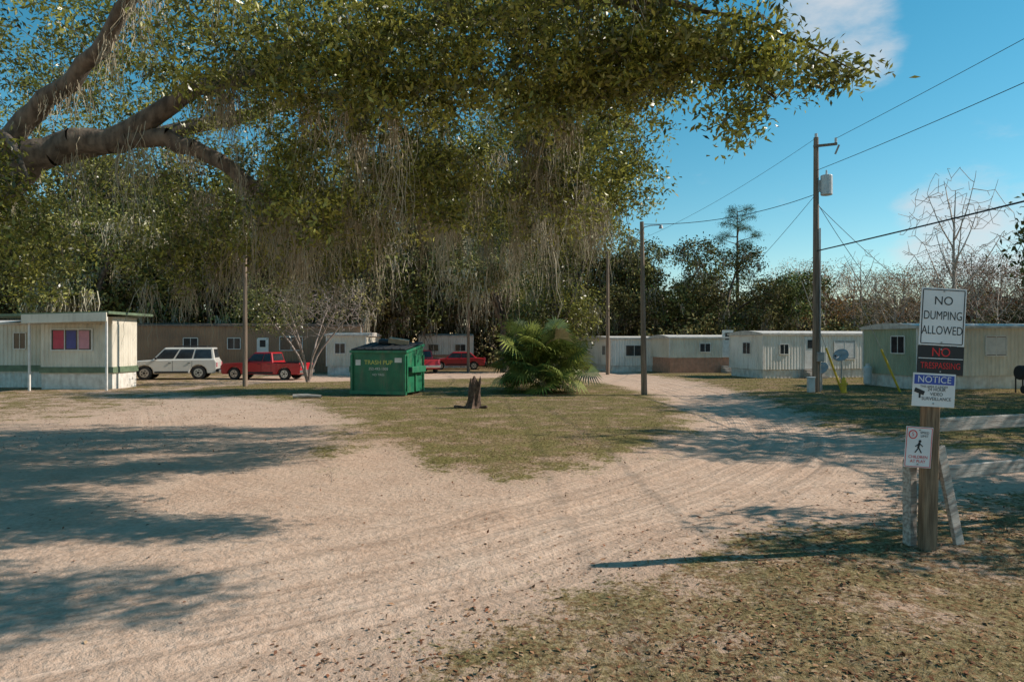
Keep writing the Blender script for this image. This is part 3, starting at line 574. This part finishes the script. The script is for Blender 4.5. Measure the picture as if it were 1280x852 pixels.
    for sy in (-1,1):
        box('headlight',(.05,.32,.15),(x0-.01,sy*(W/2-.22),.76),M_chrome,e,bevel=.02); box('tail_light',(.05,.16,.26),(x1+.0,sy*(W/2-.1),.82),RL,e,bevel=.01)
        box('mirror',(.1,.16,.13),(b0+.3,sy*(W/2+.06),zb_+.1),dark if kind!='sedan' else P,e,bevel=.02)
        box('sill_trim',(1.7,.05,.1),((wx[0]+wx[1])/2,sy*(W/2+.015),.42),dark,e)
        for k in range(len(splits)-1): 
            xx=b0+(b1-b0)*splits[k+1]; 
            if xx<1.2: box('door_seam_%d'%k,(.014,.004,.55),(xx,sy*(W/2+.001),.76),dark,e); box('door_handle_%d'%k,(.14,.03,.03),(xx-.15,sy*(W/2+.015),.93),dark,e)
        if kind=='suv': box('roof_rail',(1.7,.05,.06),(.9,sy*.55,zt+.07),dark,e,bevel=.01)
    if kind=='suv':
        for k in range(3): box('rack_bar_%d'%k,(.05,1.1,.04),(.2+.7*k,0,zt+.08),dark,e)
    if kind=='pickup': box('bed_opening',(1.45,W-.24,.02),(1.6,0,1.003),M_blk,e); box('bed_rail_l',(1.6,.08,.05),(1.62,-W/2+.06,1.03),dark,e); box('bed_rail_r',(1.6,.08,.05),(1.62,W/2-.06,1.03),dark,e)
    return e
vehicle('suv','suv',(-20.2,41.0),rad(14),(.74,.71,.64),1.06)
vehicle('pickup_truck','pickup',(-14.7,41),rad(-8),(.5,.012,.02))
vehicle('red_car','sedan',(-4.4,55),rad(5),(.5,.02,.03)); vehicle('pickup_truck','pickup',(-6.7,50),rad(-70),(.5,.02,.03))
# ------------------------------------------------------------ dumpster
M_dg=mat_p('dumpster_green',(.012,.17,.075),(.008,.12,.055),scale=3,rough=.5,grime=.45); M_dg2=mat_p('dumpster_green_worn',(.02,.21,.10),(.012,.14,.065),rough=.5,grime=.4)
D=empty('dumpster',(-5.25,28.9,hz(-5.25,28.9)),rad(-15),1.04); w,dp,hf,hb=2.35,1.75,1.75,2.0
v=[(-w/2,-dp/2,.12),(w/2,-dp/2,.12),(w/2,dp/2,.12),(-w/2,dp/2,.12),(-w/2,-dp/2,hf),(w/2,-dp/2,hf),(w/2,dp/2,hb),(-w/2,dp/2,hb)]
pymesh('bin_body',v,[(0,3,2,1),(0,1,5,4),(1,2,6,5),(2,3,7,6),(3,0,4,7),(4,5,6,7)],M_dg,D)
box('front_lip',(w+.1,.1,.1),(0,-dp/2-.02,hf-.02),M_dg2,D,bevel=.01)
for k,xx in enumerate((-w/2+.04,w/2-.04)): box('front_rib_%d'%k,(.08,.07,hf-.25),(xx,-dp/2-.036,.12+(hf-.25)/2),M_dg2,D)
box('base_rail',(w+.06,.12,.14),(0,-dp/2-.03,.12),M_dg2,D)
for sx in (-1,1):
    an=math.atan((hb-hf)/dp)
    box('side_lip',(.08,dp+.1,.09),(sx*(w/2+.02),0,(hf+hb)/2-.02),M_dg2,D,rot=(an,0,0))
    box('fork_pocket',(.2,dp*.8,.24),(sx*(w/2+.1),0,1.02),M_dg2,D,bevel=.01); box('fork_hole',(.14,.01,.16),(sx*(w/2+.1),-dp*.4-.003,1.02),M_blk,D)
    for k,yy in enumerate((-dp/2+.05,0,dp/2-.05)): box('side_rib_%d'%k,(.06,.08,hf-.3),(sx*(w/2+.028),yy,.85),M_dg2,D)
    for k,yy in enumerate((-dp/2+.2,dp/2-.2)): cyl('caster',.1,.08,(sx*(w/2-.2),yy,.1),M_black,D,rot=(0,math.pi/2,0))
    box('lid',(w/2-.03,dp+.1,.05),(sx*w/4,-.02,(hf+hb)/2+.07),M_black,D,rot=(an,0,0),bevel=.015)
    for k in range(3): box('lid_rib',(.06,dp,.03),(sx*w/4+(k-1)*.35,-.02,(hf+hb)/2+.107),M_black,D,rot=(an,0,0))
box('cardboard_trash',(.8,.5,.2),(.35,.3,hb+.14),mat_p('cardboard',(.4,.28,.17)),D,rot=(.1,.15,.3)); box('trash_bag',(.5,.4,.22),(-.3,.35,hb+.12),M_blk,D,rot=(.1,.1,.2),bevel=.08)
def text(s,size,loc,mat,parent,ax='CENTER',sx=1):
    cu=bpy.data.curves.new('t','FONT'); cu.body=s; cu.size=size; cu.align_x=ax; cu.align_y='CENTER'
    o=bpy.data.objects.new('t',cu); scene.collection.objects.link(o); bpy.context.view_layer.update()
    me=bpy.data.meshes.new_from_object(o.evaluated_get(bpy.context.evaluated_depsgraph_get())); bpy.data.objects.remove(o)
    me.materials.clear(); me.materials.append(mat)
    q=obj('lettering_'+s.split()[0].lower(),me,parent,loc,(math.pi/2,0,0)); q.scale=(sx,1,1); return q
YL=mat_p('yellow_lettering',(.75,.68,.15)); 
text('TRASH PUP',.24,(0,-dp/2-.006,1.3),YL,D); text('352-493-1005',.15,(0,-dp/2-.006,1.05),M_wframe,D); text('NO TIRES',.12,(0,-dp/2-.006,.82),M_wframe,D)
box('warning_sticker',(.3,.004,.18),(.85,-dp/2-.004,1.4),M_wframe,D); box('warning_sticker',(.22,.004,.22),(-.88,-dp/2-.004,1.3),M_wframe,D)
# stump
S=empty('tree_stump',(-1.34,22.8,hz(-1.34,22.8)-.05)); n=16; v=[];f=[]
lev=[(0,.36),(.12,.25),(.35,.21),(.6,.2),(.8,.19),(.95,.17)]
for j,(z,r) in enumerate(lev):
    for i in range(n):
        a_=i*6.283/n; rr=r*(1+.18*math.sin(3*a_+j)+.1*math.sin(7*a_)+R.uniform(-.06,.06)); zz=z+(R.uniform(-.15,.2) if j==5 else 0); v.append((rr*math.cos(a_)+.03*j,rr*math.sin(a_),zz))
for j in range(5):
    for i in range(n): f.append((j*n+i,j*n+(i+1)%n,(j+1)*n+(i+1)%n,(j+1)*n+i))
v.append((.15,0,.7)); 
for i in range(n): f.append((5*n+i,5*n+(i+1)%n,6*n))
M_st=mat_p('charred_stump',(.15,.095,.065),(.05,.032,.025),scale=9,rough=1,bump=1,bscale=15); pymesh('stump_wood',v,f,M_st,S)
box('root',(.6,.14,.12),(-.3,-.1,.06),M_st,S,rot=(0,.15,.3),bevel=.04); box('root',(.5,.12,.1),(.3,-.05,.06),M_st,S,rot=(0,-.2,-.5),bevel=.04)
# ------------------------------------------------------------ poles and wires
def pole(name,x,y,h,r=.15,lean=0):
    e=empty(name,(x,y,hz(x,y))); e.rotation_euler=(0,lean,0); cyl('shaft',r,h+.2,(0,0,-.2),M_pole,e,r2=r*.62,n=14); return e
M_tr=mat_p('transformer_paint',(.62,.64,.64),rough=.4)
p1=pole('utility_pole',13.05,29.3,10.9,.16)
cyl('transformer',.24,.85,(.38,-.15,8.4),M_tr,p1,bevel=.03); box('transformer_bracket',(.3,.08,.5),(.18,-.1,8.8),M_metal,p1); cyl('bushing',.05,.22,(.38,-.15,9.25),M_tr,p1,r2=.03)
box('cross_arm',(1.0,.09,.1),(.35,-.1,10.55),M_pole,p1,rot=(0,rad(-6),0)); cyl('insulator',.06,.22,(0,0,10.85),M_tr,p1); cyl('insulator',.05,.2,(.8,-.1,10.66),M_tr,p1); cyl('fuse_cutout',.04,.4,(.75,-.15,10.15),M_metal,p1,rot=(.3,.3,0))
cyl('conduit',.03,7,(.13,-.1,.0),M_metal,p1); box('meter_box',(.28,.16,.4),(.1,-.2,1.5),M_metal,p1,bevel=.02)
p2=pole('utility_pole',5.5,28.4,7.2,.13,rad(-.8)); 
pts=[(0,0,6.95),(.35,-.1,7.02),(.7,-.2,7.02)]; v,f=tubes(pts[:-1],pts[1:],[.018]*2,[.018]*2,6); obj('bracket_arm',npmesh('la',v,f,M_metal),p2); 
cyl('small_lamp',.09,.14,(.75,-.2,6.88),M_metal,p2,r2=.05)
p3=pole('utility_pole',6.55,46.7,8.4,.14); p4=pole('utility_pole',-13.1,33.5,9.5,.12); p5=pole('utility_pole',15.2,-6,11,.16); p6=pole('utility_pole',-3.2,50,8,.12)
M_wire=mat_p('wire',(.03,.03,.03),rough=.6)
wires=empty('overhead_wires',(0,0,0))
def wire(a_,b_,sag,r=.012):
    a_=np.array(a_,float);b_=np.array(b_,float); t=np.linspace(0,1,25)[:,None]; p=a_+(b_-a_)*t; p[:,2]-=(4*sag*t*(1-t))[:,0]
    v,f=tubes(p[:-1],p[1:],[r]*24,[r]*24,5); obj('wire',npmesh('wire',v,f,M_wire),wires)
wire((13.85,29.2,10.95),(15.6,-6,11),.25,.010); wire((13.05,29.3,9.6),(15.2,-6,9.6),.45,.012); wire((13.05,29.3,6.15),(15.2,-6,6.2),.15,.028)
wire((13.05,29.3,8.6),(5.5,28.4,7.15),.35,.014); wire((13.05,29.3,11.0),(6.55,46.7,8.4),.5,.008); wire((5.5,28.4,7),(6.55,46.7,8.2),.5,.012); wire((5.5,28.4,6.9),(-13.1,33.5,7.5),.8,.01)
wire((13.05,29.3,8.3),(19,33,3.0),.25,.012); wire((13.05,29.3,6.1),(16,40.5,2.9),.3,.012); wire((13.05,29.3,8.2),(21.5,33,3.1),.25,.012); wire((13.05,29.3,8.6),(11.5,47.5,2.7),.5,.01)
M_y=mat_p('yellow_guard',(.7,.5,.04),(.5,.36,.03),rough=.6)
for nm,x,y,lx in (('guy_wire_guard',14.3,29.6,-.35),('guy_wire_guard',16.6,29.2,-.42)):
    e=empty(nm,(x,y,hz(x,y))); e.rotation_euler=(0,lx,0); cyl('guard',.045,2.1,(0,0,-.1),M_y,e); cyl('guy_wire',.01,3.2,(0,0,1.9),M_metal,e)
for x,y,h,r,rz_ in ((13.7,30.2,.95,.34,-60),(15.1,31.3,1.5,.36,-50)):
    e=empty('satellite_dish',(x,y,hz(x,y)),rad(rz_)); cyl('mast',.03,h,(0,0,0),M_metal,e); n=20; v=[(0,0,0)];f=[]
    for j in (1,2,3):
        for i in range(n): a_=i*6.283/n; q=r*j/3; v.append((q*math.cos(a_),q*.9*math.sin(a_),.5*q*q))
    for i in range(n): f.append((0,1+i,1+(i+1)%n))
    for j in range(2):
        for i in range(n): f.append((1+j*n+i,1+(j+1)*n+i,1+(j+1)*n+(i+1)%n,1+j*n+(i+1)%n))
    o=pymesh('reflector',v,f,M_metal,e,(0,0,h),(rad(60),0,0),smooth=True); so=o.modifiers.new('s','SOLIDIFY'); so.thickness=.01
    box('feed_arm',(.03,.5,.03),(0,-.3,h-.05),M_metal,e,rot=(.3,0,0)); box('receiver',(.08,.1,.08),(0,-.56,h-.0),M_black,e)
e=empty('yellow_fire_hydrant',(14.0,28.8,hz(14,28.8))); cyl('barrel',.1,.55,(0,0,0),M_y,e); cyl('bonnet',.12,.12,(0,0,.55),M_y,e,r2=.04); cyl('outlet',.05,.3,(-.15,0,.38),M_y,e,rot=(0,math.pi/2,0)); cyl('flange',.14,.04,(0,0,.02),M_y,e)
e=empty('utility_pedestal',(12.7,29.0,hz(12.7,29))); box('cabinet',(.28,.2,.6),(0,0,.3),M_tr,e,bevel=.02); box('cap',(.32,.24,.06),(0,0,.63),M_tr,e,bevel=.02)
e=empty('propane_tank',(17.3,33.2,hz(17.3,33.2))); cyl('tank',.19,.9,(0,0,.05),M_tr,e,bevel=.08); cyl('collar',.1,.15,(0,0,.93),M_tr,e)
e=empty('barbecue_grill',(21.4,28.4,hz(21.4,28.4))); o=cyl('bowl',.3,.7,(-.35,0,.85),M_black,e,rot=(0,math.pi/2,0),bevel=.05); [box('leg_%d'%k,(.04,.04,.8),(-.3+.6*(k%2),-.2+.4*(k//2),.4),M_black,e) for k in range(4)]; cyl('wheel',.16,.05,(-.33,-.25,.16),M_black,e,rot=(0,math.pi/2,0)); box('chimney',(.08,.08,.3),(.2,0,1.2),M_black,e)
e=empty('fallen_log',(-8.0,26.6,hz(-8,26.6))); v,f=tubes([(-.5,0,.07),(0,.05,.09)],[(0,.05,.09),(.55,0,.07)],[.09,.08],[.08,.06],9); obj('log',npmesh('log',v,f,M_wood,smooth=True),e)
# ------------------------------------------------------------ sign post and fence
SP=empty('sign_post',(4.53,7.45,hz(4.53,7.45))); SP.rotation_euler=(0,rad(1.2),0)
box('post',(.155,.12,2.95),(0,0,1.35),M_post,SP,bevel=.012)
M_sw=mat_p('sign_white',(.80,.78,.78),(.70,.68,.68),scale=3,rough=.45); M_red=mat_p('sign_red',(.75,.03,.03),(.65,.02,.025),rough=.5); M_bl=mat_p('sign_blue',(.04,.09,.42),(.03,.07,.35),rough=.5)
def sign(name,x,z,w,h,mat,tilt=0,y=-.075,yaw=0):
    e=empty(name,(x,y,z),0,1,SP); e.rotation_euler=(0,rad(tilt),rad(yaw)); box('plate',(w,.005,h),(0,0,0),mat,e,bevel=.001)
    for sz in (-1,1): cyl('bolt',.009,.006,(0,-.003,sz*(h/2-.035)),M_metal,e,rot=(math.pi/2,0,0),n=8)
    return e
def frame(e,w,h,t,mat,y=-.0045):
    for nm,s,l in (('border_t',(w,.001,t),(0,y,h/2)),('border_b',(w,.001,t),(0,y,-h/2)),('border_l',(t,.001,h-t),(-w/2,y,0)),('border_r',(t,.001,h-t),(w/2,y,0))): box(nm,s,l,mat,e)
s=sign('no_dumping_sign',.07,2.53,.49,.62,M_sw,2); frame(s,.45,.58,.01,M_blk)
for t,z in (('NO',.17),('DUMPING',.01),('ALLOWED',-.15)): text(t,.13,(0,-.005,z),M_blk,s,sx=.72 if t!='NO' else 1)
s=sign('no_trespassing_sign',.05,2.06,.50,.31,M_blk,1.5,-.082); text('NO',.13,(0,-.005,.085),M_red,s); box('white_line',(.48,.001,.008),(0,-.0045,.02),M_sw,s); text('TRESPASSING',.095,(0,-.006,-.06),M_red,s,sx=.76)
s=sign('video_notice_sign',-.02,1.74,.46,.36,M_sw,2,-.089); box('blue_band',(.43,.001,.1),(0,-.0045,.11),M_bl,s); text('NOTICE',.1,(0,-.006,.11),M_sw,s); text('THIS AREA IS UNDER',.032,(0,-.006,.035),M_blk,s)
text('24 HOUR\nVIDEO\nSURVEILLANCE',.05,(.03,-.006,-.045),M_blk,s,sx=.95); box('camera_icon',(.11,.001,.045),(-.155,-.0055,-.02),M_blk,s,rot=(0,rad(20),0)); box('camera_mount',(.02,.001,.06),(-.15,-.0052,-.06),M_blk,s)
s=sign('speed_limit_sign',-.16,1.12,.29,.44,M_sw,3,-.07); frame(s,.27,.42,.006,M_red); 
rg=[];rf=[]
for i in range(28): a_=i*6.283/28; rg+=[(.048*math.cos(a_)-.07,-.005,.048*math.sin(a_)+.135),(.037*math.cos(a_)-.07,-.005,.037*math.sin(a_)+.135)]
for i in range(28): rf.append((2*i,2*i+1,(2*i+3)%56,(2*i+2)%56))
pymesh('red_ring',rg,rf,M_red,s); text('5',.06,(-.07,-.006,.135),M_red,s); text('SPEED\nLIMIT',.036,(.055,-.006,.14),M_blk,s)
fig=empty('walking_figure_icon',(0,-.0055,-.005),0,1,s)
cyl('head',.015,.001,(.01,0,.07),M_blk,fig,rot=(math.pi/2,0,0)); 
for sz,l,r in (((.022,.001,.06),(0,0,.025),10),((.012,.001,.06),(-.02,0,-.03),35),((.012,.001,.06),(.018,0,-.03),-30),((.01,.001,.05),(.025,0,.03),-50),((.01,.001,.045),(-.02,0,.025),50)): box('limb',sz,l,M_blk,fig,rot=(0,rad(r),0))
text('CHILDREN\nAT PLAY',.046,(0,-.006,-.13),M_red,s,sx=.95)
FN=empty('wooden_fence',(4.6,7.55,hz(4.6,7.5))); FN.rotation_euler=(0,0,math.atan2(.62,1.5))
for z in (1.32,.78):
    box('rail',(2.9,.04,.15),(1.52,-.0,z+.0),M_wood,FN,rot=(0,rad(.6),0),bevel=.006); box('rail_next',(2.9,.04,.15),(4.44,.0,z-.02),M_wood,FN,bevel=.006)
for x in (2.98,5.9): box('fence_post',(.13,.13,1.65),(x,.09,.75),M_wood,FN,bevel=.01)
box('short_post',(.11,.1,1.0),(-.13,.12,.45),M_wood,FN,rot=(0,0,0),bevel=.01)
box('brace_board',(.13,.045,1.25),(.26,-.07,.5),M_wood,FN,rot=(0,rad(-16),rad(0)),bevel=.006)
# ------------------------------------------------------------ light, world, camera
sv=SUNV/np.linalg.norm(SUNV); el=math.asin(sv[2]); az=math.atan2(sv[0],sv[1])
sl=bpy.data.lights.new('sun','SUN'); sl.energy=5; sl.angle=rad(.5); sl.color=(1,.91,.80); so=bpy.data.objects.new('sun',sl); link(so); so.rotation_euler=Vector(sv).to_track_quat('Z','Y').to_euler(); so.location=(30,5,30)
wd=bpy.data.worlds.new('World'); scene.world=wd; wd.use_nodes=True; N=wd.node_tree.nodes; Lk=wd.node_tree.links; bg=N['Background']; bg.inputs['Strength'].default_value=.125
sk=N.new('ShaderNodeTexSky'); sk.sky_type='NISHITA'; sk.sun_disc=False; sk.sun_elevation=el; sk.sun_rotation=az; sk.air_density=1.; sk.dust_density=.1; sk.ozone_density=1.2
tc=N.new('ShaderNodeTexCoord'); dirv=tc.outputs['Generated']
hs=N.new('ShaderNodeHueSaturation'); hs.inputs['Saturation'].default_value=1.4; hs.inputs['Hue'].default_value=.47; hs.inputs['Value'].default_value=.97; Lk.new(sk.outputs[0],hs.inputs['Color'])
nrm=N.new('ShaderNodeVectorMath'); nrm.operation='NORMALIZE'; Lk.new(dirv,nrm.inputs[0])
mp=N.new('ShaderNodeMapping'); mp.inputs['Scale'].default_value=(1,1,2.4); Lk.new(nrm.outputs[0],mp.inputs[0])
cn=noise(mp.outputs[0],8.5,7,.62)
tot=None
for dv,r,am in (((400,853,405),.10,.95),((430,853,368),.08,.85),((560,853,140),.10,1.),((640,853,128),.10,.9)):
    d=Vector(dv).normalized(); dt=N.new('ShaderNodeVectorMath'); dt.operation='DOT_PRODUCT'; Lk.new(nrm.outputs[0],dt.inputs[0]); dt.inputs[1].default_value=d
    mr=N.new('ShaderNodeMapRange'); mr.interpolation_type='SMOOTHSTEP'; mr.inputs[1].default_value=math.cos(r); mr.inputs[2].default_value=1; mr.inputs[4].default_value=am; Lk.new(dt.outputs['Value'],mr.inputs[0])
    tot=mr.outputs[0] if tot is None else mathn('MAXIMUM',tot,mr.outputs[0])
cm=N.new('ShaderNodeMapRange'); cm.interpolation_type='SMOOTHSTEP'; cm.inputs[1].default_value=.62; cm.inputs[2].default_value=1.15; cm.inputs[4].default_value=.8; Lk.new(mathn('ADD',mathn('MULTIPLY',tot,.5),cn),cm.inputs[0])
Lk.new(mix(cm.outputs[0],hs.outputs[0],(5.8,5.9,6.1)),bg.inputs['Color'])
cam=bpy.data.cameras.new('camera'); cam.lens=24; cam.sensor_width=36; cam.clip_end=3000; co=bpy.data.objects.new('camera',cam); link(co); co.location=(0,0,2.3); co.rotation_euler=(math.pi/2,0,0); scene.camera=co
scene.view_settings.view_transform='Standard'; scene.view_settings.look='None'; scene.view_settings.exposure=0
